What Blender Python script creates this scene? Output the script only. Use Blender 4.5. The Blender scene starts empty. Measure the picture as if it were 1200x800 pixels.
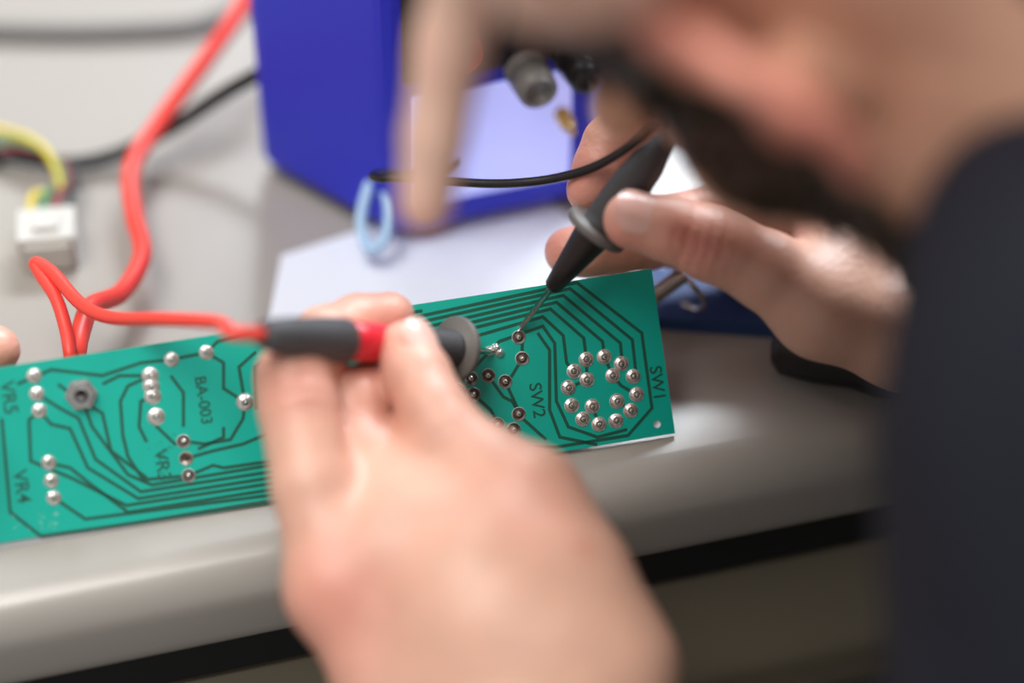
import bpy, math, random
import numpy as np
from mathutils import Vector, Matrix
random.seed(4); rng=np.random.default_rng(4)
sc=bpy.context.scene
try:
    sc.view_settings.view_transform='Standard'
except Exception: pass
MM=0.001
# ------------------------------------------------------------------ survey frame (mm)
TH=math.radians(42); CT,ST=math.cos(TH),math.sin(TH)
D=708.0; FP=85/36*1200
BZ=750.0
Rv=Vector((1,0,0)); Uv=Vector((0,ST,CT)); Nv=Vector((0,-CT,ST))
FZ=-((400-512)/FP*(D+8)*CT+(-8)*ST)
F0=Vector((0,0,BZ+FZ))
def XUT(x,u,t): return F0+Rv*x+Uv*u+Nv*t
def P(px,py,t):
    d=D-t
    return XUT((px-600)/FP*d,(400-py)/FP*d,t)
CAM=XUT(0,0,D)
def ray(px,py): return (Rv*((px-600)/FP)+Uv*((400-py)/FP)-Nv).normalized()
def B(px,py,h=0):
    r=ray(px,py); k=(BZ+h-CAM.z)/r.z
    return CAM+r*k
# ------------------------------------------------------------------ materials
def new_mat(name,col,rough=0.5,metal=0.0,bump=0.0,bscale=200,var=0.0,vscale=30,sss=0.0,coat=0.0,attr=False,spec=0.5,emit=0):
    m=bpy.data.materials.new(name); m.use_nodes=True
    nt=m.node_tree; N=nt.nodes; L=nt.links
    b=N['Principled BSDF']
    b.inputs['Roughness'].default_value=rough; b.inputs['Metallic'].default_value=metal
    b.inputs['Specular IOR Level'].default_value=spec
    b.inputs['Coat Weight'].default_value=coat
    if emit: b.inputs['Emission Color'].default_value=(*col,1); b.inputs['Emission Strength'].default_value=emit
    tc=N.new('ShaderNodeTexCoord')
    src=None
    if attr:
        a=N.new('ShaderNodeAttribute'); a.attribute_name='Col'; src=a.outputs['Color']
    if var>0 or attr:
        n=N.new('ShaderNodeTexNoise'); n.inputs['Scale'].default_value=vscale; n.inputs['Detail'].default_value=5
        L.new(tc.outputs['Object'],n.inputs['Vector'])
        r=N.new('ShaderNodeMapRange'); r.inputs[3].default_value=1-var; r.inputs[4].default_value=1+var
        L.new(n.outputs['Fac'],r.inputs[0])
        mx=N.new('ShaderNodeMix'); mx.data_type='RGBA'; mx.blend_type='MULTIPLY'; mx.inputs[0].default_value=1
        if src: L.new(src,mx.inputs[6])
        else: mx.inputs[6].default_value=(*col,1)
        L.new(r.outputs[0],mx.inputs[7]); L.new(mx.outputs[2],b.inputs['Base Color'])
    else:
        b.inputs['Base Color'].default_value=(*col,1)
    if bump>0:
        n2=N.new('ShaderNodeTexNoise'); n2.inputs['Scale'].default_value=bscale; n2.inputs['Detail'].default_value=6
        L.new(tc.outputs['Object'],n2.inputs['Vector'])
        bp=N.new('ShaderNodeBump'); bp.inputs['Strength'].default_value=bump; bp.inputs['Distance'].default_value=0.0006
        L.new(n2.outputs['Fac'],bp.inputs['Height']); L.new(bp.outputs['Normal'],b.inputs['Normal'])
    if sss>0:
        b.inputs['Subsurface Weight'].default_value=sss
        b.inputs['Subsurface Radius'].default_value=(1.0,0.35,0.2); b.inputs['Subsurface Scale'].default_value=0.004
    return m
SKIN=new_mat('skin',(0.6,0.35,0.25),0.42,bump=0.5,bscale=600,var=0.14,vscale=70,sss=0.2,attr=True,spec=0.5)
NAIL=new_mat('fingernail',(0.84,0.50,0.43),0.25,sss=0.15,var=0.05,vscale=200)
SHIRT=new_mat('navy_knit',(0.013,0.014,0.022),0.9,bump=0.5,bscale=900,var=0.2,vscale=200,spec=0.2)
JEANS=new_mat('denim',(0.03,0.04,0.08),0.9,bump=0.5,bscale=900)
HAIR=new_mat('dark_hair',(0.022,0.011,0.006),0.6,spec=0.2)
LAM=new_mat('bench_laminate',(0.36,0.335,0.305),0.25,bump=0.03,bscale=300,var=0.06,vscale=8,spec=0.8)
BLKM=new_mat('black_metal',(0.006,0.006,0.007),0.6)
OLIVE=new_mat('cabinet_brown',(0.27,0.23,0.165),0.6,var=0.1,vscale=10)
PCBM=new_mat('solder_mask',(0.002,0.45,0.35),0.34,var=0.05,vscale=60,spec=0.5)
PCBE=new_mat('fibreglass_edge',(0.25,0.36,0.22),0.7)
TRACE=new_mat('trace_dark_green',(0.012,0.10,0.065),0.4)
SOLD=new_mat('solder',(0.84,0.80,0.76),0.25,metal=0.85,bump=0.3,bscale=1500)
PADM=new_mat('tinned_pad',(0.90,0.83,0.79),0.38,metal=0.35)
COPR=new_mat('copper_pad',(0.78,0.58,0.48),0.4,metal=0.4)
PIND=new_mat('pin_hole_dark',(0.10,0.05,0.035),0.5)
STEEL=new_mat('steel',(0.55,0.54,0.52),0.25,metal=1.0)
ALU=new_mat('aluminium_panel',(0.55,0.56,0.58),0.45,metal=0.6)
REDC=new_mat('red_silicone',(0.88,0.065,0.045),0.42,spec=0.5)
REDP=new_mat('red_plastic',(0.70,0.02,0.035),0.35)
BLKP=new_mat('black_plastic',(0.008,0.008,0.009),0.42,bump=0.1,bscale=800)
GRYP=new_mat('grey_rubber',(0.06,0.06,0.065),0.6,bump=0.2,bscale=900)
GRYL=new_mat('grey_flange',(0.15,0.14,0.13),0.5)
GRYC=new_mat('grey_band',(0.16,0.155,0.15),0.6)
BLUE=new_mat('blue_casing',(0.028,0.036,0.60),0.42,bump=0.1,bscale=400,spec=0.3)
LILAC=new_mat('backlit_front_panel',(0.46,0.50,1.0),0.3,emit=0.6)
PANB=new_mat('black_front_panel',(0.008,0.009,0.016),0.4)
LBLU=new_mat('light_blue_wire',(0.42,0.64,0.90),0.4)
WHT=new_mat('white_plastic',(0.55,0.54,0.50),0.5)
PAPR=new_mat('paper',(0.80,0.85,0.94),0.7)
YEL=new_mat('yellow_wire',(0.70,0.55,0.04),0.5); GRN=new_mat('green_wire',(0.05,0.25,0.1),0.5)
MAR=new_mat('maroon_wire',(0.25,0.02,0.04),0.5)
NAVY=new_mat('navy_cover',(0.02,0.06,0.19),0.6,bump=0.3,bscale=500)
GOLD=new_mat('brass',(0.75,0.5,0.2),0.3,metal=1)
WALL=new_mat('wall_paint',(0.30,0.29,0.27),0.8,var=0.03,vscale=4)
FLR=new_mat('floor_vinyl',(0.16,0.15,0.13),0.6,var=0.15,vscale=12)
FRM=new_mat('window_frame_white',(0.7,0.7,0.7),0.4)
# ------------------------------------------------------------------ mesh helpers (mm world)
def mkobj(name,parts,parent=None,bevel=0):
    V=[];Fc=[];mi=[];mats=[];sm=[]
    for vs,fs,m,s in parts:
        o=len(V); V+= [Vector(v)*MM for v in vs]
        if m not in mats: mats.append(m)
        k=mats.index(m)
        for f in fs: Fc.append([i+o for i in f]); mi.append(k); sm.append(s)
    c=Vector((0,0,0))
    if V:
        lo=Vector([min(v[i] for v in V) for i in range(3)]); hi=Vector([max(v[i] for v in V) for i in range(3)]); c=(lo+hi)/2
    me=bpy.data.meshes.new(name); me.from_pydata([v-c for v in V],[],Fc)
    for m in mats: me.materials.append(m)
    me.polygons.foreach_set('material_index',mi); me.polygons.foreach_set('use_smooth',sm)
    me.update()
    ob=bpy.data.objects.new(name,me); ob.location=c; sc.collection.objects.link(ob)
    if bevel>0:
        b=ob.modifiers.new('bev','BEVEL'); b.width=bevel*MM; b.segments=3; b.limit_method='ANGLE'
    if parent: adopt(ob,parent)
    return ob
def adopt(ob,parent):
    ob.parent=parent; ob.matrix_parent_inverse=Matrix.Translation(parent.location).inverted()
def empty(name,loc):
    e=bpy.data.objects.new(name,None); e.location=Vector(loc)*MM; e.empty_display_size=0.02; sc.collection.objects.link(e); return e
def frame(ax):
    ax=Vector(ax).normalized(); t=Vector((0,0,1)) if abs(ax.z)<0.9 else Vector((1,0,0))
    a=ax.cross(t).normalized(); return a, ax.cross(a).normalized()
def lathe(A,ax,prof,mat,n=32,smooth=True):
    ax=Vector(ax).normalized(); a,b=frame(ax); A=Vector(A)
    vs=[];fs=[]
    for (z,r) in prof:
        for i in range(n):
            t=2*math.pi*i/n; vs.append(A+ax*z+(a*math.cos(t)+b*math.sin(t))*r)
    for j in range(len(prof)-1):
        for i in range(n):
            k=(i+1)%n; fs.append([j*n+i,j*n+k,(j+1)*n+k,(j+1)*n+i])
    fs.append(list(range(n))); fs.append([ (len(prof)-1)*n+i for i in reversed(range(n))])
    return (vs,fs,mat,smooth)
def catmull(pts,k=10):
    pts=[Vector(p) for p in pts]; q=[pts[0]*2-pts[1]]+pts+[pts[-1]*2-pts[-2]]; out=[]
    for i in range(1,len(q)-2):
        p0,p1,p2,p3=q[i-1:i+3]
        for j in range(k):
            t=j/k; out.append(0.5*((2*p1)+(p2-p0)*t+(2*p0-5*p1+4*p2-p3)*t*t+(3*p1-p0-3*p2+p3)*t**3))
    out.append(pts[-1]); return out
def tube(pts,r,mat,n=14,k=10,smoothpts=True):
    c=catmull(pts,k) if smoothpts else [Vector(p) for p in pts]
    vs=[];fs=[]; prev=None
    for i,p in enumerate(c):
        t=(c[min(i+1,len(c)-1)]-c[max(i-1,0)]).normalized()
        if prev is None: a,_=frame(t)
        else:
            a=prev-t*prev.dot(t); a.normalize()
        prev=a; b=t.cross(a)
        rr=r[0]+(r[1]-r[0])*i/(len(c)-1) if isinstance(r,tuple) else r
        for j in range(n):
            w=2*math.pi*j/n; vs.append(p+(a*math.cos(w)+b*math.sin(w))*rr)
    for i in range(len(c)-1):
        for j in range(n):
            k2=(j+1)%n; fs.append([i*n+j,i*n+k2,(i+1)*n+k2,(i+1)*n+j])
    fs.append(list(reversed(range(n)))); fs.append([(len(c)-1)*n+i for i in range(n)])
    return (vs,fs,mat,True)
def prism(poly,z0,z1,mat,M=None,smooth=False):
    n=len(poly); vs=[Vector((x,y,z0)) for x,y in poly]+[Vector((x,y,z1)) for x,y in poly]
    fs=[list(reversed(range(n))),list(range(n,2*n))]+[[i,(i+1)%n,n+(i+1)%n,n+i] for i in range(n)]
    if M is not None: vs=[M@v for v in vs]
    return (vs,fs,mat,smooth)
def box(x0,x1,y0,y1,z0,z1,mat,M=None): return prism([(x0,y0),(x1,y0),(x1,y1),(x0,y1)],z0,z1,mat,M)
# ------------------------------------------------------------------ implicit surface sculpting
BIG=1e3
class Grid:
    def __init__(s,lo,hi,h):
        s.lo=np.array(lo,float); s.h=h; s.n=tuple(int(math.ceil((hi[i]-lo[i])/h))+1 for i in range(3))
        s.ax=[(s.lo[i]+np.arange(s.n[i])*h).astype(np.float32) for i in range(3)]
    def full(s): return np.full(s.n,BIG,np.float32)
    def sub(s,lo,hi):
        sl=[]
        for i in range(3):
            a=int(max(0,math.floor((lo[i]-s.lo[i])/s.h))); b=int(min(s.n[i],math.ceil((hi[i]-s.lo[i])/s.h)+1)); 
            if b<=a: return None
            sl.append(slice(a,b))
        return tuple(sl)
    def pts(s,sl): return s.ax[0][sl[0]][:,None,None],s.ax[1][sl[1]][None,:,None],s.ax[2][sl[2]][None,None,:]
def smin(a,b,k):
    if k<=0: return np.minimum(a,b)
    h=np.maximum(k-np.abs(a-b),0)/k
    return np.minimum(a,b)-h*h*k*0.25
def seg(G,Fd,a,b,ra,rb,k=2,flat=None,ff=1.0,crease=None):
    a=np.array(a,float); b=np.array(b,float); m=max(ra,rb)+14
    sl=G.sub(np.minimum(a,b)-m,np.maximum(a,b)+m)
    if sl is None: return
    x,y,z=G.pts(sl); d=b-a; L2=float(d@d)+1e-9
    t=np.clip(((x-a[0])*d[0]+(y-a[1])*d[1]+(z-a[2])*d[2])/L2,0,1)
    qx=x-a[0]-t*d[0]; qy=y-a[1]-t*d[1]; qz=z-a[2]-t*d[2]
    if flat is not None:
        c=(qx*flat[0]+qy*flat[1]+qz*flat[2])*(1/ff-1); qx=qx+c*flat[0]; qy=qy+c*flat[1]; qz=qz+c*flat[2]
    v=np.sqrt(qx*qx+qy*qy+qz*qz)-(ra+(rb-ra)*t)
    Fd[sl]=smin(Fd[sl],v.astype(np.float32),k)
def ell(G,Fd,c,axes,rad,k=5,sign=1):
    c=np.array(c,float); m=max(rad)+14
    sl=G.sub(c-m,c+m)
    if sl is None: return
    x,y,z=G.pts(sl); s=0; g=0
    for A,r in zip(axes,rad):
        p=((x-c[0])*A[0]+(y-c[1])*A[1]+(z-c[2])*A[2]); s=s+(p/r)**2; g=g+(p/(r*r))**2
    k0=np.sqrt(s); k1=np.sqrt(g)+1e-6; v=(k0*(k0-1)/k1).astype(np.float32)
    if sign>0: Fd[sl]=smin(Fd[sl],v,k)
    else: Fd[sl]=-smin(-Fd[sl],v,k)
def chain(G,pts,rad,k=2,flat=None,ff=1.0):
    Fd=G.full()
    for i in range(len(pts)-1): seg(G,Fd,pts[i],pts[i+1],rad[i],rad[i+1],k,flat,ff)
    return Fd
def nets(Fv,lo,h):
    s=Fv<0; n=Fv.shape
    cnt=np.zeros((n[0]-1,n[1]-1,n[2]-1),np.int8)
    C=[(i,j,k) for i in (0,1) for j in (0,1) for k in (0,1)]
    for i,j,k in C: cnt+=s[i:n[0]-1+i,j:n[1]-1+j,k:n[2]-1+k]
    act=(cnt>0)&(cnt<8); ai,aj,ak=np.nonzero(act)
    idx=-np.ones(act.shape,np.int64); idx[act]=np.arange(len(ai))
    pos=np.zeros((len(ai),3)); w=np.zeros(len(ai))
    for p in C:
        for ax in range(3):
            if p[ax]==0:
                q=list(p); q[ax]=1
                va=Fv[ai+p[0],aj+p[1],ak+p[2]]; vb=Fv[ai+q[0],aj+q[1],ak+q[2]]
                mk=(va<0)!=(vb<0); t=np.where(mk,va/np.where(mk,va-vb,1),0)
                pp=np.stack([np.full(len(ai),float(p[0])),np.full(len(ai),float(p[1])),np.full(len(ai),float(p[2]))],1)
                pp[:,ax]+=t; pos+=pp*mk[:,None]; w+=mk
    pos/=w[:,None]; pos+=np.stack([ai,aj,ak],1); pos=pos*h+np.array(lo)
    quads=[]
    for ax in range(3):
        b,c=(ax+1)%3,(ax+2)%3
        s0=[slice(None)]*3; s1=[slice(None)]*3; s0[ax]=slice(0,n[ax]-1); s1[ax]=slice(1,n[ax])
        A=s[tuple(s0)]; Bq=s[tuple(s1)]; ch=A!=Bq
        I=np.stack(np.nonzero(ch),1)
        ok=(I[:,b]>0)&(I[:,b]<n[b]-1)&(I[:,c]>0)&(I[:,c]<n[c]-1); I=I[ok]
        ins=A[I[:,0],I[:,1],I[:,2]]
        def cell(db,dc):
            J=I.copy(); J[:,b]+=db; J[:,c]+=dc; return idx[J[:,0],J[:,1],J[:,2]]
        q=np.stack([cell(-1,-1),cell(0,-1),cell(0,0),cell(-1,0)],1)
        q[~ins]=q[~ins][:,::-1]; quads.append(q)
    return pos,np.concatenate(quads)
def sdf_obj(name,G,Fd,mat,parent=None,color=None,colfn=None,smooth=2):
    pos,q=nets(Fd,G.lo,G.h)
    for _ in range(smooth):
        acc=np.zeros_like(pos); c=np.zeros(len(pos))
        for a,b in ((0,1),(1,2),(2,3),(3,0)):
            np.add.at(acc,q[:,a],pos[q[:,b]]); np.add.at(acc,q[:,b],pos[q[:,a]]); np.add.at(c,q[:,a],1); np.add.at(c,q[:,b],1)
        pos=pos*0.5+0.5*acc/np.maximum(c,1)[:,None]
    cen=(pos.min(0)+pos.max(0))/2
    me=bpy.data.meshes.new(name); me.from_pydata(((pos-cen)*MM).tolist(),[],q.tolist())
    me.materials.append(mat); me.polygons.foreach_set('use_smooth',[True]*len(q))
    if color is not None:
        col=np.tile(np.array([*color,1.0]),(len(pos),1))
        if colfn: col[:,:3]=colfn(pos,col[:,:3])
        at=me.attributes.new('Col','FLOAT_COLOR','POINT'); at.data.foreach_set('color',col.astype(np.float32).ravel())
    me.update()
    ob=bpy.data.objects.new(name,me); ob.location=Vector(cen)*MM; sc.collection.objects.link(ob)
    if parent: adopt(ob,parent)
    return ob,pos,q
def blotch(lst):
    def f(pos,col):
        for c,r,rgb,s in lst:
            d=np.linalg.norm(pos-np.array(c),axis=1); w=(s*np.exp(-(d/r)**2))[:,None]; col=col*(1-w)+np.array(rgb)*w
        return col
    return f
def carve(ob,pos,c,a,rad,depth,lam,wob=0.8):
    """press skin creases, perpendicular to finger axis a, around joint centre c"""
    me=ob.data; cen=np.array(ob.location)/MM; a=np.array(a)
    d=pos-np.array(c); s_=d@a; dist=np.linalg.norm(d,axis=1)
    wgt=np.exp(-(dist/rad)**2); off=-depth*wgt*np.clip(np.cos(2*np.pi*s_/lam+wob*np.sin(d[:,0]*0.3)+0.5*np.sin(d[:,2]*0.9))*2-0.8,0,1)
    nrm=np.zeros(len(me.vertices)*3); me.vertices.foreach_get('normal',nrm); nrm=nrm.reshape(-1,3)
    pos=pos+nrm*off[:,None]; me.vertices.foreach_set('co',((pos-cen)*MM).ravel()); me.update()
    return pos
def nail(A,Bt,n,R,W,ln,parent,off=0.0):
    a=(Vector(Bt)-Vector(A)).normalized(); n=Vector(n); n=(n-a*n.dot(a)).normalized(); s=a.cross(n)
    vs=[];fs=[];nu,nv=12,14
    for lay in (0.5,-0.5):
        for i in range(nu+1):
            x=-1+2*i/nu
            for j in range(nv+1):
                y=-1+2*j/nv
                wid=W*(1-abs(x)**4*0.35)
                ph=y*wid; xx=off+x*ln/2*(1-0.18*y*y if x>0 else 1-0.25*y*y)
                rr=R+lay-0.5*max(0,x)**2*1.4
                vs.append(Vector(Bt)+a*xx+(n*math.cos(ph)+s*math.sin(ph))*rr)
    m=(nu+1)*(nv+1)
    for i in range(nu):
        for j in range(nv):
            k=i*(nv+1)+j; fs.append([k,k+1,k+nv+2,k+nv+1]); fs.append([m+k,m+k+nv+1,m+k+nv+2,m+k+1])
    return mkobj('fingernail',[(vs,fs,NAIL,True)],parent)
PINK=(0.74,0.29,0.235); SK=(0.72,0.42,0.31); RED=(0.66,0.18,0.14)
def build_hand(name,parent,palm,fingers,h=1.0,kpalm=9,palmk=12,color=SK,spots=[]):
    allp=[p for pts,r in palm+fingers for p in pts]
    mr=34
    lo=[min(p[i] for p in allp)-mr for i in range(3)]; hi=[max(p[i] for p in allp)+mr for i in range(3)]
    G=Grid(lo,hi,h); PF=G.full()
    for pts,rad in palm:
        for i in range(len(pts)-1): seg(G,PF,pts[i],pts[i+1],rad[i],rad[i+1],palmk)
    out=PF
    res=None
    for pts,rad in fingers:
        Ff=chain(G,pts,rad,2.2)
        Ff=smin(PF,Ff,kpalm)
        res=Ff if res is None else smin(res,Ff,1.2)
    bl=[]
    for pts,rad in fingers:
        bl.append((pts[-1],10,PINK,0.55))
        for p in pts[1:-1]: bl.append((p,11,PINK,0.30))
    bl+=spots
    return sdf_obj(name,G,res,SKIN,parent,color,blotch(bl),smooth=2)
# ================================================================== ROOM + BENCH
E1=B(0,726); E2=B(1000,528); e=(E2-E1).normalized(); q=Vector((-e.y,e.x,0))
def bench_M():
    return Matrix(((e.x,q.x,0,E1.x),(e.y,q.y,0,E1.y),(0,0,1,BZ),(0,0,0,1)))
BM=bench_M()
prof=[(700,0)]
r1,r2,TT=14,8,32
for i in range(9):
    a=math.pi/2+math.pi/2*i/8; prof.append((r1+r1*math.cos(a),-r1+r1*math.sin(a)))
for i in range(9):
    a=math.pi+math.pi/2*i/8; prof.append((r2+r2*math.cos(a),-TT+r2+r2*math.sin(a)))
prof.append((700,-TT))
vs=[];n=len(prof)
for X in (-900,900):
    for v,z in prof: vs.append(BM@Vector((X,v,z)))
fs=[[i,n+i,n+(i+1)%n,(i+1)%n] for i in range(n)]+[list(range(n)),list(reversed(range(n,2*n)))]
bench=empty('workbench',BM@Vector((0,350,-375)))
wt=mkobj('worktop',[(vs,fs,LAM,True)],bench)
m=wt.modifiers.new('es','EDGE_SPLIT'); m.split_angle=math.radians(35)
mkobj('recess_shadow_strip',[box(-900,900,12,40,-54,-TT,BLKM,BM)],bench)  # black strip standing in for the shadowed recess below the worktop
cab=[box(-900,900,26,680,-735,-54,OLIVE,BM),box(-880,880,45,660,-750,-735,BLKM,BM)]
for k in range(4):
    cab.append(box(-890+450*k,-890+450*k+436,14,26,-720,-58,OLIVE,BM))
    cab.append(box(-890+450*k+150,-890+450*k+290,2,8,-120,-110,STEEL,BM)); cab.append(box(-890+450*k+150,-890+450*k+158,2,14,-120,-110,STEEL,BM)); cab.append(box(-890+450*k+282,-890+450*k+290,2,14,-120,-110,STEEL,BM))
mkobj('cabinet',cab,bench)
mkobj('floor',[box(-2200,2200,-2200,1300,-40,0,FLR)])
WY=1250
wx0,wx1,wz0,wz1=-250,1050,1800,2320
wl=[box(-2200,2200,WY,WY+100,0,wz0,WALL),box(-2200,2200,WY,WY+100,wz1,2800,WALL),box(-2200,wx0,WY,WY+100,wz0,wz1,WALL),box(wx1,2200,WY,WY+100,wz0,wz1,WALL)]
mkobj('wall_back',wl)
wf=[]
for x in (wx0,(wx0+wx1)/2-15,wx1-30): wf.append(box(x,x+30,WY+20,WY+70,wz0,wz1,FRM))
wf+= [box(wx0,wx1,WY+20,WY+70,wz0,wz0+30,FRM),box(wx0,wx1,WY+20,WY+70,wz1-30,wz1,FRM)]
mkobj('window_1',wf)
# ================================================================== CIRCUIT BOARD
BR=B(791,512); BLf=B(0,641); b=(BR-BLf).normalized(); pin=Vector((-b.y,b.x,0))
PH=math.radians(40); w=Vector((0,0,1))*math.cos(PH)+pin*math.sin(PH); nb=b.cross(w).normalized()
BR=BR+Vector((0,0,1.6))
def bmat(): return Matrix(((b.x,w.x,nb.x,BR.x),(b.y,w.y,nb.y,BR.y),(b.z,w.z,nb.z,BR.z),(0,0,0,1)))
KM=bmat(); KI=KM.inverted()
def bd(px,py):
    r=ray(px,py); k=(BR-CAM).dot(nb)/r.dot(nb); v=KI@(CAM+r*k); return (v.x,v.y)
hTR=bd(765,315)[1]
BH=(hTR+bd(0,430)[1])/2
BLn=232
board=[prism([(-BLn,0),(0,0),(0,BH),(-BLn,BH)],-1.5,-0.02,PCBE,KM),
       prism([(-BLn,0),(0,0),(0,BH),(-BLn,BH)],-0.02,0.0,PCBM,KM)]
def polyl(pxs,wd=0.95,z=0.05,mat=TRACE,local=False):
    pts=[p if local else bd(*p) for p in pxs]; out=[]
    L=[];Rr=[]
    for i,p in enumerate(pts):
        p=Vector((p[0],p[1]))
        d0=(Vector(pts[i][:2])-Vector(pts[i-1][:2])).normalized() if i>0 else None
        d1=(Vector(pts[i+1][:2])-Vector(pts[i][:2])).normalized() if i<len(pts)-1 else None
        d=(d0+d1).normalized() if d0 and d1 else (d0 or d1)
        nn=Vector((-d.y,d.x)); kk=1.0
        if d0 and d1: kk=1/max(0.5,d.dot(d1))
        L.append(p+nn*wd/2*kk); Rr.append(p-nn*wd/2*kk)
    for i in range(len(pts)-1):
        out.append(prism([Rr[i],Rr[i+1],L[i+1],L[i]],-0.01,z,mat,KM))
    return out
TR=[]
def T(*p,wd=0.95): TR.extend(polyl(list(p),wd))
T((400,390),(676,331),(752,390),(764,478),(736,510),(650,524))
T((400,398),(668,338),(741,398),(745,435))
T((400,406),(660,346),(727,402),(729,422))
T((400,414),(652,354),(706,400),(708,414))
T((400,422),(645,362),(684,396),(687,418))
T((560,393),(636,371),(660,393),(664,425),(672,434))
T((556,430),(585,400),(636,382),(650,402),(652,470),(666,500),(700,512),(735,503))
T((630,390),(644,410),(644,480),(656,512),(700,521))
T((612,395),(612,418)); T((612,420),(600,440),(592,447)); T((592,447),(612,490),(640,515))
T((552,443),(545,430),(556,415),(575,411)); T((572,440),(590,465),(600,470),(608,484))
T((537,457),(520,470),(522,500),(560,520),(650,524)); T((555,462),(575,480),(583,496))
T((687,421),(688,445)); T((708,418),(718,440)); T((723,470),(739,481)); T((694,476),(702,497)); T((666,454),(688,445)); T((746,462),(728,452),(718,440))
T((47,482),(60,497),(82,502),(103,548),(162,584),(340,556))
T((43,461),(70,478),(92,490),(112,538),(165,576),(340,549))
T((46,481),(34,492),(36,540),(84,560),(148,592),(340,563))
T((57,542),(82,548),(110,570),(150,600),(340,570))
T((63,583),(100,608),(340,577))
T((2,490),(12,600),(48,628),(120,618),(340,585))
T((100,478),(108,500),(150,556),(178,568),(340,541))
T((68,450),(84,462),(120,484),(130,528),(172,560))
T((177,440),(150,452),(141,470),(144,510),(150,535),(168,562),(222,557))
T((179,464),(165,470),(163,500),(172,518))
T((183,488),(184,500),(205,520),(215,517)); T((215,517),(240,520),(270,515),(285,490),(287,471)); T((218,537),(250,528),(285,520),(320,505),(340,500))
T((221,557),(250,545),(262,548),(340,537)); T((262,500),(262,512),(232,526)); T((200,440),(215,460),(215,500))
T((20,450),(60,433),(120,440),(165,425),(201,421)); T((201,421),(242,413)); T((242,413),(255,400),(310,388))
T((242,413),(262,425),(262,455),(287,471)); T((287,471),(280,430),(300,412)); T((300,480),(298,430),(310,420))
T((120,450),(140,440),(177,440))
T((300,393),(400,379),(495,364)); 
def text(s,px,py,size,rot=-90):
    cu=bpy.data.curves.new('t','FONT'); cu.body=s; cu.size=size; cu.align_x='CENTER'; cu.align_y='CENTER'; cu.offset=0.06
    o=bpy.data.objects.new('t',cu); sc.collection.objects.link(o); bpy.context.view_layer.update()
    me=bpy.data.meshes.new_from_object(o.evaluated_get(bpy.context.evaluated_depsgraph_get()))
    x,y=bd(px,py); M=KM@Matrix.Translation((x,y,0.06))@Matrix.Rotation(math.radians(rot),4,'Z')
    vs=[M@v.co for v in me.vertices]; fs=[list(p.vertices) for p in me.polygons]
    bpy.data.objects.remove(o); bpy.data.meshes.remove(me)
    return (vs,fs,TRACE,False)
TR+= [text('SW1',770,449,5.2),text('SW2',629,469,5.2),text('BA-003',238,469,4.6),text('VR5',10,466,5.6),text('VR4',25,570,5.6),text('VR3',190,545,5.4)]
PD=[]
def pad(px,py,r=2.0,kind=0):
    x,y=bd(px,py); c=KM@Vector((x,y,0))
    PD.append(lathe(c,nb,[(0,r),(0.12,r),(0.16,r-0.15)],PADM if kind<2 else COPR,24))
    if kind==0:
        jx,jy=random.uniform(-.15,.15),random.uniform(-.15,.15); c2=KM@Vector((x+jx,y+jy,0))
        PD.append(lathe(c2,nb,[(0.14,r*0.9),(0.3,r*0.82),(0.55,r*0.66),(0.72,r*0.52),(0.74,r*0.44),(0.6,r*0.36)],SOLD,20))
        PD.append(lathe(c2,nb,[(0.5,r*0.46),(0.66,r*0.44),(0.68,r*0.1)],PIND,14))
        PD.append(lathe(c2,nb,[(0.5,r*0.26),(1.3,r*0.24),(1.4,r*0.1)],SOLD,12))
    elif kind==1:
        PD.append(lathe(c,nb,[(0.14,r*0.62),(0.26,r*0.58),(0.28,r*0.1)],PIND,16))
        PD.append(lathe(c,nb,[(0.14,r*0.36),(0.9,r*0.32),(1.0,r*0.1)],SOLD,12))
    else:
        PD.append(lathe(c,nb,[(0.14,r*0.26),(0.2,r*0.24),(0.21,r*0.1)],PIND,16))
for p in [(40,440),(43,461),(46,481),(57,542),(60,563),(63,583),(201,421),(242,413)]: pad(*p,r=2.1)
for p in [(176,440),(177,452),(179,464)]: pad(*p,r=2.4)
pad(183,488,2.5); pad(287,471,2.5); pad(215,517,2.0,1); pad(218,537,2.0,2); pad(221,557,2.0,1)
for p in [(552,443),(572,440),(592,447),(537,457),(555,462),(583,497),(602,503),(608,485),(612,420),(608,395)]: pad(*p,r=2.1,kind=1)
for p in [(687,421),(708,418),(728,426),(742,441),(746,462),(739,481),(722,493),(702,497),(683,491),(670,475),(666,454),(673,435),(688,445),(718,440),(723,470),(694,476)]: pad(*p,r=2.25,kind=0)
for p in [(574,411),(585,413),(581,408)]:
    x,y=bd(*p); PD.append(lathe(KM@Vector((x,y,0)),nb,[(0,1.5),(0.6,1.35),(1.2,0.8),(1.4,0.2)],SOLD,16))
x,y=bd(770,497); PD.append(lathe(KM@Vector((x,y,0)),nb,[(0,1.1),(0.06,1.1)],PAPR,20))
x,y=bd(95,462); c=KM@Vector((x,y,0))
PD.append(lathe(c,nb,[(0,4.7),(0.5,4.7)],STEEL,6,False)); PD.append(lathe(c,nb,[(0.5,4.1),(2.6,4.1),(3.0,3.6)],STEEL,6,False))
PD.append(lathe(c,nb,[(2.9,2.2),(4.2,2.1),(4.4,1.6)],GRYL,20))
for i in range(26):
    px=random.gauss(188,8); py=random.gauss(530,14)
    x,y=bd(px,py); s=random.uniform(.15,.35); PD.append(prism([(x-s,y-s*.6),(x+s,y-s),(x+s*.4,y+s)],0,0.08,TRACE,KM))
for i in range(22):
    px=random.uniform(10,70); py=random.uniform(600,622)
    x,y=bd(px,py); s=random.uniform(.08,.2); PD.append(prism([(x-s,y-s),(x+s,y-s),(x+s*.4,y+s)],0,0.06,PADM,KM))
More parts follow.
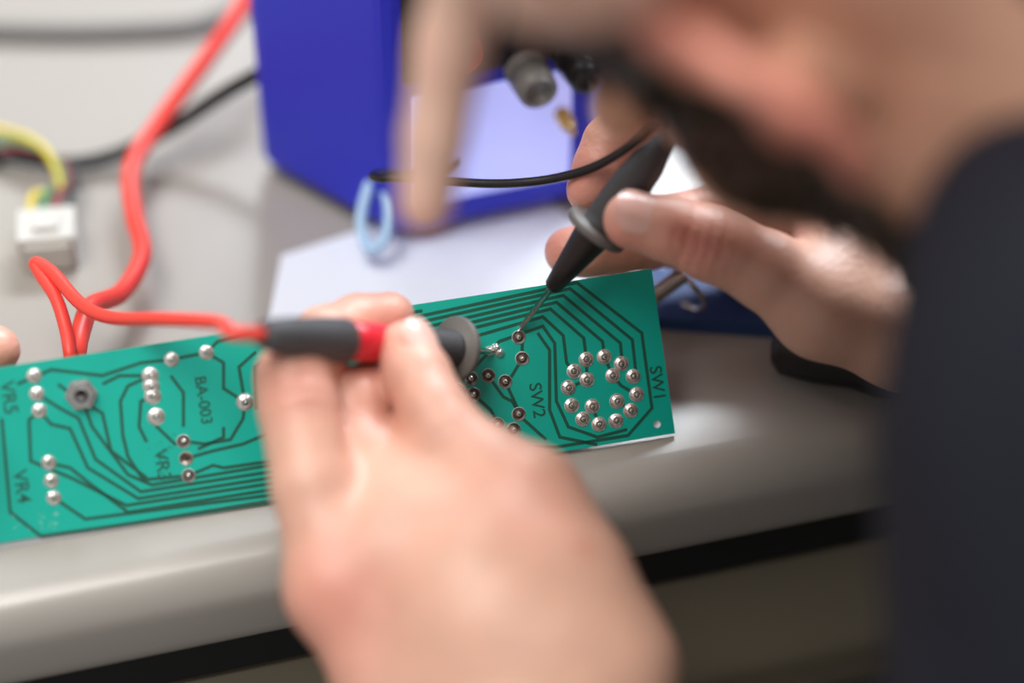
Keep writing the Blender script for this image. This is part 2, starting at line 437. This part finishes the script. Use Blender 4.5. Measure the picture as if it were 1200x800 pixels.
back=[box(-BLn+2,-115,-1.8,-0.2,-2.5,-0.6,ALU,KM)]
for xx in (-200,-150,-90,-60,-25):
    back.append(lathe(KM@Vector((xx,25,-1.5)),-nb,[(0,5),(9,5),(9.5,4.2)],BLKP,24))
mkobj('circuit_board',board+TR+PD+back)
# ================================================================== PROBES
def tipat(px,py): 
    x,y=bd(px,py); return KM@Vector((x,y,0.4))
A=tipat(580,412); Z=P(322,393,63); ax=(Z-A).normalized(); Lr=(Z-A).length
ribs=[]
for i in range(9):
    z=17.5+i*1.2; ribs+= [(z,5.0),(z+0.35,5.5),(z+0.8,5.5),(z+1.05,5.0)]
mkobj('red_test_probe',[
 lathe(A,ax,[(0,.15),(2.2,.75),(14,.8)],STEEL,16),
 lathe(A,ax,[(11,1.6),(13,2.6),(14.6,3.6),(14.8,9.0),(15.4,9.4),(16.6,9.4),(17.0,9.0),(17.2,5.2)],GRYL,40),
 lathe(A,ax,ribs,GRYP,32),
 lathe(A,ax,[(27,4.6),(28,5.1),(40,5.2),(52,5.5),(58,5.6),(58.4,5.0)],REDP,32),
 lathe(A,ax,[(58,5.9),(59,6.3),(66,6.2),(78,5.4),(86,4.4),(88,3.4),(Lr+4,2.6),(Lr+5,2.3)],GRYP,32)])
A2=tipat(607,388); Z2=P(760,190,24); ax2=(Z2-A2).normalized(); L2=(Z2-A2).length
mkobj('black_test_probe',[
 lathe(A2,ax2,[(0,.2),(2.2,.8),(18,.95)],STEEL,16),
 lathe(A2,ax2,[(16.5,1.8),(17.5,2.6),(24,3.6),(33,5.0),(37,5.6),(38,5.9)],BLKP,32),
 lathe(A2,ax2,[(37.6,6.2),(38,9.2),(38.6,9.6),(39.8,9.6),(40.4,9.1),(40.6,5.4)],GRYL,40),
 lathe(A2,ax2,[(40.4,5.3),(44,5.6),(56,5.8),(64,5.2),(66,4.6),(74,2.4),(76,1.5)],GRYP,32)])
te=A2+ax2*75
mkobj('black_probe_lead',[tube([te,te+ax2*6,P(785,140,34),P(768,146,31),P(748,163,26),P(725,180,20),P(690,198,12),P(650,209,6),P(610,214,2),P(570,215,-3),P(520,212,-8),P(470,209,-12),P(445,209,-15),P(437,206,-22),P(450,203,-34),P(490,204,-46),P(530,190,-56),P(540,150,-60)],1.35,BLKP)])
te=A+ax*(Lr+3)
mkobj('red_probe_lead',[
 tube([te,te+ax*12,P(255,378,52),P(190,374,36),P(130,372,16),P(95,356,4),P(62,320,-8),P(42,308,-12),P(48,322,-10),P(66,350,-4),P(77,385,1),P(82,415,5),P(84,440,2)],2.0,REDC),
 tube([P(310,-70,-132),P(285,5,-118),P(245,65,-106),P(190,140,-96),P(155,195,-82),P(157,250,-66),P(167,298,-48),P(143,342,-30),P(108,358,-15),P(96,384,-6),P(90,412,0),P(90,440,-2)],3.0,REDC)])
# ================================================================== POWER SUPPLY + BACKGROUND ITEMS
def bp(px,py): v=B(px,py); return (v.x,v.y)
c0=bp(462,290); c1=bp(306,205); c2=bp(690,244)
v0=Vector(c0);v1=Vector(c1);v2=Vector(c2)
foot=[v0,v2,v2+Vector((22,85)),v1+Vector((30,95)),v1]
HB=150
def inset(poly,d):
    c=sum(poly,Vector((0,0)))/len(poly); return [p+(c-p).normalized()*d for p in poly]
psu=empty('bench_power_supply',(v0.x,v0.y,BZ))
mkobj('casing',[prism([tuple(p) for p in foot],BZ+4,BZ+HB,BLUE)],psu,bevel=5)
mkobj('feet',[lathe((p.x,p.y,BZ),(0,0,1),[(0,6),(4.5,6.5)],BLKP,16) for p in inset(foot,16)],psu)
fx=(v2-v0).normalized(); fn=Vector((fx.y,-fx.x)); W=(v2-v0).length
FM=Matrix(((fx.x,0,fn.x,v0.x),(fx.y,0,fn.y,v0.y),(0,1,0,BZ),(0,0,0,1)))
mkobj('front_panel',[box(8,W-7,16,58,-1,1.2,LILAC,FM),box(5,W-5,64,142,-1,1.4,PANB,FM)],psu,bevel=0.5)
pst=[]
for (u,z,mt) in ((20,80,REDP),(44,62,GRYL),(60,64,BLKP)):
    pst.append(lathe(FM@Vector((u,z,0)),(fn.x,fn.y,0),[(0,7),(2,7),(2.1,5),(6,5),(6.2,6.8),(14,6.2),(15,4.5)],mt,24))
pst.append(lathe(FM@Vector((56,42,0)),(fn.x,fn.y,0),[(0,2.6),(8,2.4),(8.2,1.4),(12,1.3)],GOLD,16))
pst.append(lathe(FM@Vector((35,110,0)),(fn.x,fn.y,0),[(0,12),(10,11),(11,9)],GRYP,32))
mkobj('binding_posts',pst,psu)
mkobj('light_blue_hook_lead',[tube([P(500,60,-72),P(476,72,-72),P(462,110,-70),P(452,170,-67),P(430,225,-64),P(423,262,-62),P(432,290,-60),P(450,282,-60),P(456,245,-62),P(446,200,-64),P(455,150,-67)],1.8,LBLU)])
mkobj('bench_glow_sheet',[prism([bp(330,300),bp(300,452),bp(520,428),bp(760,330),bp(640,232),bp(450,262)],BZ,BZ+0.4,PAPR)])  # white sheet added for the bright glow on the bench before the supply
mkobj('black_power_cable',[tube([P(520,-60,-75),P(440,10,-68),P(350,62,-76),P(270,105,-92),P(200,150,-98),P(140,180,-100),P(80,192,-98),P(10,182,-102),P(-80,170,-105)],2.6,BLKP)])
g=[B(-80,34,3),B(60,38,3),B(160,36,3),B(240,28,3),B(300,-5,3),B(330,-60,3)]
mkobj('grey_band_tube',[tube(g,3.2,GRYC)])  # grey tube added in place of a soft dark band at the back
cp=B(60,303); cx=Matrix.Translation(cp)@Matrix.Rotation(math.radians(8),4,'Z')
plug=[box(-9,9,-6,10,0,13,WHT,cx),box(-7,7,-8,-6,2,11,WHT,cx),box(-4,4,-2,6,13,14.5,WHT,cx)]
for i,mt in enumerate((YEL,GRN,MAR,BLKP)):
    o=cx@Vector((-6+4*i,9,7))
    plug.append(tube([o,o+Vector((0,12,3)),P(70+6*i,225-3*i,-84),P(62+5*i,190,-90),P(38-6*i,165+5*i,-98),P(-10,150+14*i,-102),P(-80,140+16*i,-105)],1.3,mt))
mkobj('wire_connector_plug',plug,bevel=0)
nbk=[bp(752,385),bp(930,398),bp(905,335),bp(760,325)]
mkobj('blue_notebook',[prism([tuple(p) for p in nbk],BZ,BZ+5,NAVY),prism([(p[0]*0.985+1.5,p[1]*0.985+1) for p in nbk],BZ+1,BZ+4,PAPR)])
s0=P(764,348,-22); s1=P(800,322,-26); axs=(s1-s0).normalized(); a_,b_=frame(axs)
hel=[s0+axs*((s1-s0).length*i/160)+(a_*math.cos(i*0.65)+b_*math.sin(i*0.65))*2.2 for i in range(161)]
mkobj('spring_test_clip',[tube(hel,0.5,STEEL,8,smoothpts=False),lathe(s0-axs*8,axs,[(0,.6),(4,1.4),(8,2.2),(10,1.0)],GOLD,16),tube([s1,P(812,335,-26),P(825,352,-30),P(818,362,-36),P(800,356,-40)],0.9,STEEL)])
k0=B(905,402,9); k1=B(1030,430,9)
mkobj('screwdriver',[lathe(k0,(k1-k0),[(0,2),(1,6),(4,8.5),(14,9),(26,8),(34,9),(44,8),(48,4)],BLKP,8,True),lathe(k1,(k1-k0),[(0,2.2),(70,2.2),(72,.6)],STEEL,12)])
# ================================================================== MAN
man=empty('seated_man',(420,-350,BZ-190))
W0=P(610,930,80); EL=XUT(128,-310,150)
fore=W0+(EL-W0)*0.62
iM=P(398,690,66); mM=P(430,715,46); rM=P(455,745,34); lM=P(480,785,30); tM=P(618,588,64); tC=P(702,785,74)
palmL=[([iM,P(470,800,70),W0],[12,14,22]),([mM,P(500,810,58),W0],[12,15,22]),([rM,P(520,830,48),W0],[11,15,20]),([lM,P(560,860,46),W0],[10.5,14,18]),
 ([tM,P(662,680,70),tC,W0],[12,15,18,24]),([iM,P(470,630,58),P(560,620,60),tM],[11,14,14,12]),
 ([P(480,660,62),P(570,740,70),P(620,850,74)],[17,23,24]),([P(405,585,48),P(470,560,44),P(530,582,52)],[10,11,11]),([P(560,680,72),P(640,760,76)],[15,18]),
 ([W0,fore],[26,34]),([W0+Nv*-8,fore+Nv*-8],[24,34])]
fingL=[([iM,P(366,570,60),P(349,475,53),P(344,443,50),P(380,396,33),P(420,378,25),P(457,371,20)],[12.5,11,10.9,10.4,8.8,8.0,7.2]),
 ([mM,P(417,530,44),P(414,475,37),P(446,456,28),P(480,448,18)],[12,10.7,10.2,8.8,7.6]),
 ([rM,P(425,575,30),P(462,545,27),P(492,566,34)],[11,9.2,8.4,7.4]),
 ([lM,P(458,655,36),P(490,625,36),P(515,640,44)],[10,8.4,7.6,6.8]),
 ([tM,P(568,543,58),P(524,510,52),P(509,484,49),P(488,440,41.5),P(475,408,37)],[12,10.6,10.6,9.8,9.5,7.8])]
lob,lpos,_=build_hand('left_hand',man,palmL,fingL,h=1.0,kpalm=7,spots=[(P(395,680,80),16,RED,0.4),(P(620,580,80),18,PINK,0.35),(P(345,455,62),10,RED,0.35),(P(440,480,50),12,(0.4,0.14,0.09),0.5),(P(690,634,88),4,(0.5,0.16,0.1),0.7),(P(375,760,80),22,RED,0.3)])  # spots include painted shade: brown in thumb-index gap, red at lower left
lpos=carve(lob,lpos,P(520,500,63),(P(524,510,52)-P(485,430,41)).normalized(),11,0.6,3.6)
lpos=carve(lob,lpos,P(335,450,61),(P(366,570,62)-P(345,445,51)).normalized(),12,0.6,4.0)
nail(P(500,470,45),P(477,412,37.8),Rv*0.75+Nv*0.75+Uv*0.1,8.6,0.75,11,man,off=0.5)
W1=P(1195,402,2)
tm=P(965,360,18)
palmR=[([P(965,205,-6),P(1080,300,-6),W1],[11.5,14,20]),([P(955,250,-24),P(1080,320,-20),W1],[11.5,14,20]),([P(950,288,-36),P(1080,350,-26),W1],[11,13,18]),([P(955,318,-42),P(1080,370,-28),W1],[10,12,17]),
 ([tm,P(1065,388,12),W1],[12.6,14.5,21]),([P(965,215,-4),P(985,300,8),tm],[10,10,10]),([P(1000,290,-12),P(1090,340,-6)],[15,19]),
 ([W1,XUT(205,-22,35)],[23,27])]
fingR=[([P(965,205,-6),P(880,150,-4),P(800,112,2),P(760,130,3),P(716,168,2),P(704,195,3),P(692,222,3)],[11.5,9.6,9.4,8.6,8.1,7.8,7.2]),
 ([P(955,250,-24),P(870,240,-26),P(800,262,-24),P(760,282,-22),P(716,290,-18),P(690,293,-15),P(667,295,-13)],[11.5,9.6,9.2,8.6,8.2,8.0,7.4]),
 ([P(950,288,-36),P(835,285,-40),P(790,282,-38),P(772,268,-28)],[11,9,8.2,7.4]),
 ([P(955,318,-42),P(872,302,-46),P(850,292,-36),P(850,282,-26)],[10,8,7.4,6.8]),
 ([tm,P(900,318,22),P(848,292,24),P(828,284,24.5),P(785,268,25.5),P(741,258,26)],[12.6,11.2,10.2,10.4,9.2,8.3])]
sp=[]
for k,(cx_,cy_) in enumerate(((800,284),(810,290),(822,296),(836,300),(790,278))):
    sp.append((P(cx_,cy_-8,34),3.2,RED,0.35))
sp.append((P(815,292,34),10,RED,0.35)); sp.append((P(722,285,30),7,PINK,0.6)); sp.append((P(680,205,9),9,RED,0.35)); sp.append((P(650,290,-6),8,RED,0.4))
ob,pos,qq=build_hand('right_hand',man,palmR,fingR,h=0.9,kpalm=7,spots=sp)
pos=carve(ob,pos,P(818,284,34),(P(828,284,24)-P(741,258,26)).normalized(),10,0.4,3.6)
nail(P(790,270,25),P(741,258,26),Nv*0.93+Uv*0.42-Rv*0.05,8.3,0.86,12.5,man,off=0.3)
# ---- head
f=Vector((-.30,-.35,-.88)).normalized(); u=Vector((-.83,.55,0)); u=(u-f*u.dot(f)).normalized(); r=f.cross(u)
def wd(v): return Rv*v.x+Uv*v.y+Nv*v.z
hf,hu,hr=wd(f),wd(u),wd(r)
EAR=P(890,104,170); H=EAR+hr*74+hf*4
def HL(x,y,z): return H+hr*x+hf*y+hu*z
ctr=H; Gh=Grid([ctr[i]-185 for i in range(3)],[ctr[i]+185 for i in range(3)],2.2)
HF=Gh.full(); axs3=[hr,hf,hu]
ell(Gh,HF,HL(0,-8,42),axs3,(74,96,80),10)
ell(Gh,HF,HL(0,32,-15),axs3,(60,60,72),18)
for sx in (-1,1):
    seg(Gh,HF,HL(sx*52,8,-42),HL(sx*30,62,-80),16,17,22)
    seg(Gh,HF,HL(sx*30,62,-80),HL(0,76,-88),16,17,15)
    seg(Gh,HF,HL(sx*50,58,-12),HL(sx*36,76,-22),12,12,18)
    seg(Gh,HF,HL(sx*14,90,20),HL(sx*44,80,20),9,8,12)
    ell(Gh,HF,HL(sx*31,100,2),axs3,(16,14,11),8,-1)
    ell(Gh,HF,HL(sx*31,80,2),axs3,(12,12,11),3)
    seg(Gh,HF,HL(sx*9,98,-30),HL(sx*10,92,-30),6,6,5)
seg(Gh,HF,HL(0,90,14),HL(0,108,-24),6,9,8)
seg(Gh,HF,HL(-17,86,-53),HL(17,86,-53),6,6,6); seg(Gh,HF,HL(-14,85,-62),HL(14,85,-62),6,6,4)
NB=XUT(190,25,128)
seg(Gh,HF,HL(0,-15,-20),NB,57,58,25)
for sx in (-1,1):
    def e3(y,z,o): return HL(sx*(73+o),y-6,z*0.87-5)
    seg(Gh,HF,e3(0,-4,-2),e3(-8,2,3),12,9,6)
    EF=Gh.full()
    rim=[(6,8,1),(7,22,4),(1,34,8),(-12,38,14),(-24,30,20),(-29,14,23),(-26,-4,20),(-16,-17,13),(-6,-26,8)]
    rr=[3,3.2,3.6,4,4.4,4.2,3.8,4.2,5.5]
    for i in range(len(rim)-1): seg(Gh,EF,e3(*rim[i]),e3(*rim[i+1]),rr[i],rr[i+1],2)
    plate=[((-4,28,7),(-18,24,15)),((-4,14,5),(-22,12,17)),((-4,0,3),(-20,-2,14)),((-4,-12,3),(-12,-14,9)),((-2,-24,4),(-7,-27,8))]
    for p1,p2 in plate: seg(Gh,EF,e3(*p1),e3(*p2),3.2,3.0,5)
    HF=smin(HF,EF,3)
Hn=np.array(H); hrn,hfn,hun=np.array(hr),np.array(hf),np.array(hu)
def hairmask(pos):
    d=pos-Hn; x=np.abs(d@hrn); y=d@hfn; z=d@hun
    ear=(x>72)&(y>-42)&(y<6)&(z>-36)&(z<36)
    nz=4*np.sin(pos[:,0]*0.3)+3*np.sin(pos[:,2]*0.43+pos[:,1]*0.2)
    hair=((z>50+nz-0.35*np.maximum(y-20,0)*-1)&(y<72))|((z>-38+nz)&(y<-25)&(x<46))|((z>25+nz)&(y<-5)&(x<64))
    side=(y>6+nz*.5)&(y<58)&(z<=60)&(z>-25)&(x>50)
    beard=(z<-20+nz)&(y>10+nz*.5)&(z>-112)
    mouth=(y>78)&(z>-66)&(z<-48)&(x<20)
    nose=(y>88)&(z>-42)
    cheek=(y>58)&(z>-38)&(x>20)
    return (hair|side|(beard&~mouth&~nose&~cheek))&~ear, ear
def headcol(pos,col):
    m,ear=hairmask(pos); col=col.copy()
    d=pos-Hn; x=np.abs(d@hrn); y=d@hfn; z=d@hun
    jaw_shade=np.exp(-(((y-2)/30)**2+((z+32)/30)**2))[:,None]*0.6  # brown shadow below the ear, put into the skin colour
    col=col*(1-jaw_shade)+np.array((0.40,0.19,0.125))*jaw_shade
    earw=np.exp(-(((y+18)/22)**2+((z-4)/34)**2+((x-93)/12)**2))[:,None]
    col=col*(1-earw*0.92)+np.array((0.94,0.22,0.19))*earw*0.92
    inner=np.exp(-(((y+8)/7)**2+((z+2)/22)**2+((x-78)/7)**2))[:,None]
    col=col*(1-inner*0.8)+np.array((0.36,0.04,0.03))*inner*0.8
    col[m]=(0.025,0.012,0.006)
    return col
hd,hp,hq=sdf_obj('head',Gh,HF,SKIN,man,(0.68,0.38,0.26),headcol,smooth=2)
nv=len(hd.data.vertices); nn=np.zeros(nv*3); hd.data.vertices.foreach_get('normal',nn); nn=nn.reshape(-1,3)
m,_=hairmask(hp); ids=np.nonzero(m)[0]
pick=rng.choice(ids,min(9000,len(ids)*2))
V=[];Fc=[]
for i in pick:
    p=hp[i]+rng.normal(0,1.0,3); nrm_=nn[i]; z=(hp[i]-Hn)@hun
    ln=4.5 if z<0 else 8
    dr=nrm_*0.5-hun*0.6+rng.normal(0,0.25,3); dr/=np.linalg.norm(dr); sd=np.cross(dr,rng.normal(0,1,3)); sd/=np.linalg.norm(sd)
    k=len(V); p=p-nrm_*0.8; V+= [Vector(p-sd*.22),Vector(p+sd*.22),Vector(p+dr*ln*.6+sd*.15),Vector(p+dr*ln-hun*1.0)]
    Fc+= [[k,k+1,k+2],[k,k+2,k+3]]
mkobj('hair',[(V,Fc,HAIR,True)],man)
# ---- torso / sleeves
LS=XUT(142,-27,192); RS=Vector((300,30,BZ+110)); PEL=Vector((420,-350,BZ-180)); RE=Vector((375,-65,BZ-70))
pts=[LS,RS,PEL,RE,EL,W0,NB]
lo=[min(p[i] for p in pts)-150 for i in range(3)]; hi=[max(p[i] for p in pts)+150 for i in range(3)]
Gt=Grid(lo,hi,4.0); TF=Gt.full()
sp_=PEL-NB
seg(Gt,TF,NB+sp_*0.25,NB+sp_*0.6,98,104,40); seg(Gt,TF,NB+sp_*0.6,PEL,104,125,40)
seg(Gt,TF,LS,NB+sp_*0.10,54,60,40); seg(Gt,TF,RS,NB+sp_*0.10,54,60,40)
seg(Gt,TF,NB+hu*12,NB+sp_*0.1,62,72,15)
seg(Gt,TF,P(1262,318,172),P(1300,420,185),33,40,20); seg(Gt,TF,P(1262,318,172),P(1500,150,150),33,40,20)
seg(Gt,TF,LS,LS+(EL-LS)*0.5,60,57,20); seg(Gt,TF,LS+(EL-LS)*0.5,EL,57,48,14); seg(Gt,TF,EL,W0+(EL-W0)*0.5,46,40,14)
seg(Gt,TF,RS,RE,56,46,20); wr=XUT(205,-22,35); seg(Gt,TF,RE,RE+(wr-RE)*0.96,44,33,14)
x,y,z=Gt.pts((slice(None),)*3)
TF=TF+(1.8*np.sin(x*0.06+z*0.05)*np.sin(y*0.05-z*0.07)).astype(np.float32)
sdf_obj('shirt',Gt,TF,SHIRT,man,(0.02,0.02,0.03),None,smooth=1)
KL=Vector((110,-500,BZ-215)); KR=Vector((230,-260,BZ-215))
Gj=Grid([20,-680,-5],[600,-120,BZ-20],6.0); JF=Gj.full()
seg(Gj,JF,PEL+Vector((-50,60,-45)),KR,88,60,30); seg(Gj,JF,PEL+Vector((20,-70,-45)),KL,88,60,30); seg(Gj,JF,PEL,PEL+Vector((0,0,-40)),118,110,30)
seg(Gj,JF,KR,Vector((240,-260,110)),58,42,20); seg(Gj,JF,KL,Vector((120,-500,110)),58,42,20)
sdf_obj('trousers',Gj,JF,JEANS,man,None,None,smooth=1)
for o in (Vector((235,-262,0)),Vector((115,-502,0))):
    Gs=Grid([o.x-190,o.y-90,-2],[o.x+90,o.y+90,150],4.0); SF=Gs.full()
    seg(Gs,SF,o+Vector((5,0,42)),o+Vector((-110,10,34)),40,32,15); seg(Gs,SF,o+Vector((5,0,60)),o+Vector((5,0,110)),42,40,15)
    xx,yy,zz=Gs.pts((slice(None),)*3); SF=np.maximum(SF,(2-zz+0*xx+0*yy).astype(np.float32))
    sdf_obj('shoe',Gs,SF,BLKP,man,None,None,smooth=1)
mkobj('stool',[lathe((425,-350,0),(0,0,1),[(0,180),(14,180),(22,40),(30,25),(BZ-410,25),(BZ-405,60),(BZ-395,150),(BZ-375,165),(BZ-355,160),(BZ-350,120)],BLKP,40)])
# ================================================================== pointing hand (colleague)
ph=empty('pointing_hand',P(600,-200,190))
WP=XUT(45,175,255); 
iq=P(578,-150,178); mq=P(640,-165,190); rq=P(700,-165,198); lq=P(750,-150,204); tq=P(560,-260,215)
palmP=[([iq,WP],[11.5,24]),([mq,WP],[12,24]),([rq,WP],[11.5,22]),([lq,WP],[10.5,20]),([tq,WP],[12,20]),([iq,lq],[11,10]),([WP,XUT(80,330,350)],[26,38])]
fingP=[([iq,P(550,-40,162),P(530,45,150),P(524,72,147),P(510,160,138),P(499,241,130)],[11.5,9.2,8.6,8.2,7.6,6.8]),
 ([mq,P(634,-14,196),P(645,-60,214),P(655,-105,208)],[12,9.2,8.6,7.8]),
 ([rq,P(688,-14,200),P(695,-60,218),P(700,-105,214)],[11.5,9,8.4,7.6]),
 ([lq,P(738,-24,205),P(740,-60,220),P(745,-100,216)],[10.5,8.2,7.6,7]),
 ([tq,P(570,-170,222),P(625,-110,232)],[12,10.5,8.5])]
build_hand('hand',ph,palmP,fingP,h=1.6,kpalm=9,color=(0.90,0.63,0.49))
nail(P(510,160,138),P(500,235,130.6),Nv*-0.9-Rv*0.3,7.1,0.75,11,ph)
Gp=Grid([XUT(80,330,350)[i]-170 for i in range(3)],[XUT(80,330,350)[i]+330 for i in range(3)],6.0); SF=Gp.full()
seg(Gp,SF,XUT(72,290,328),XUT(110,520,480),44,58,10); sdf_obj('sleeve',Gp,SF,SHIRT,ph,None,None)
sh=empty('supporting_hand',P(-200,480,10))
WS=P(-430,500,35)
iS=P(-235,430,10); mS=P(-250,455,6); rS=P(-265,480,4); lS=P(-285,505,8); tS=P(-260,540,48)
palmS=[([iS,WS],[11.5,20]),([mS,WS],[11.5,20]),([rS,WS],[11,19]),([lS,WS],[10,18]),([tS,WS],[13,20]),([iS,tS],[10,10]),([WS,P(-900,500,120)],[24,34])]
fingS=[([iS,P(-130,385,4),P(-66,396,10),P(-5,410,15)],[11.5,9.2,8.4,7.2]),
 ([mS,P(-140,425,-8),P(-95,430,-4),P(-60,435,0)],[11.5,9.2,8.4,7.4]),([rS,P(-150,455,-8),P(-105,460,-6),P(-70,465,-4)],[11,9,8.2,7.4]),
 ([lS,P(-180,490,0),P(-145,490,0),P(-115,488,0)],[10,8,7.4,6.8]),
 ([tS,P(-160,510,54),P(-75,490,44)],[12.5,10.4,8.8])]
build_hand('hand',sh,palmS,fingS,h=1.5,kpalm=8)
Gp=Grid([P(-950,500,125)[i]-170 for i in range(3)],[P(-950,500,125)[i]+170 for i in range(3)],5.0); SF=Gp.full()
seg(Gp,SF,P(-830,500,112),P(-1150,500,160),40,50,10); sdf_obj('sleeve',Gp,SF,SHIRT,sh,None,None)
# ================================================================== LIGHTS / WORLD / CAMERA
def area(name,loc,target,sx,sy,power,col=(1,1,1)):
    l=bpy.data.lights.new(name,'AREA'); l.shape='RECTANGLE'; l.size=sx; l.size_y=sy; l.energy=power; l.color=col
    o=bpy.data.objects.new(name,l); o.location=loc; d=Vector(target)-Vector(loc); o.rotation_euler=d.to_track_quat('-Z','Y').to_euler(); sc.collection.objects.link(o); return o
area('window_daylight',(0.42,1.23,2.06),(0.1,0,0.75),1.15,0.42,54,(0.87,0.94,1.0))
area('overhead_fill',(-0.5,-0.35,2.6),(0,0,0.75),1.2,0.9,33,(1,0.965,0.92))  # broad fill added from above front-left, not a known lamp
wo=bpy.data.worlds.new('World'); sc.world=wo; wo.use_nodes=True
bg=wo.node_tree.nodes['Background']; bg.inputs[0].default_value=(1.0,0.99,0.98,1); bg.inputs[1].default_value=0.45
cd=bpy.data.cameras.new('Camera'); cam=bpy.data.objects.new('Camera',cd); sc.collection.objects.link(cam); sc.camera=cam
cd.sensor_width=36; cd.lens=85; cd.clip_start=0.02
cam.location=CAM*MM; cam.rotation_euler=(math.radians(90)-TH,0,0)
cd.dof.use_dof=True; cd.dof.focus_distance=(D-1)*MM; cd.dof.aperture_fstop=1.95; cd.dof.aperture_blades=0
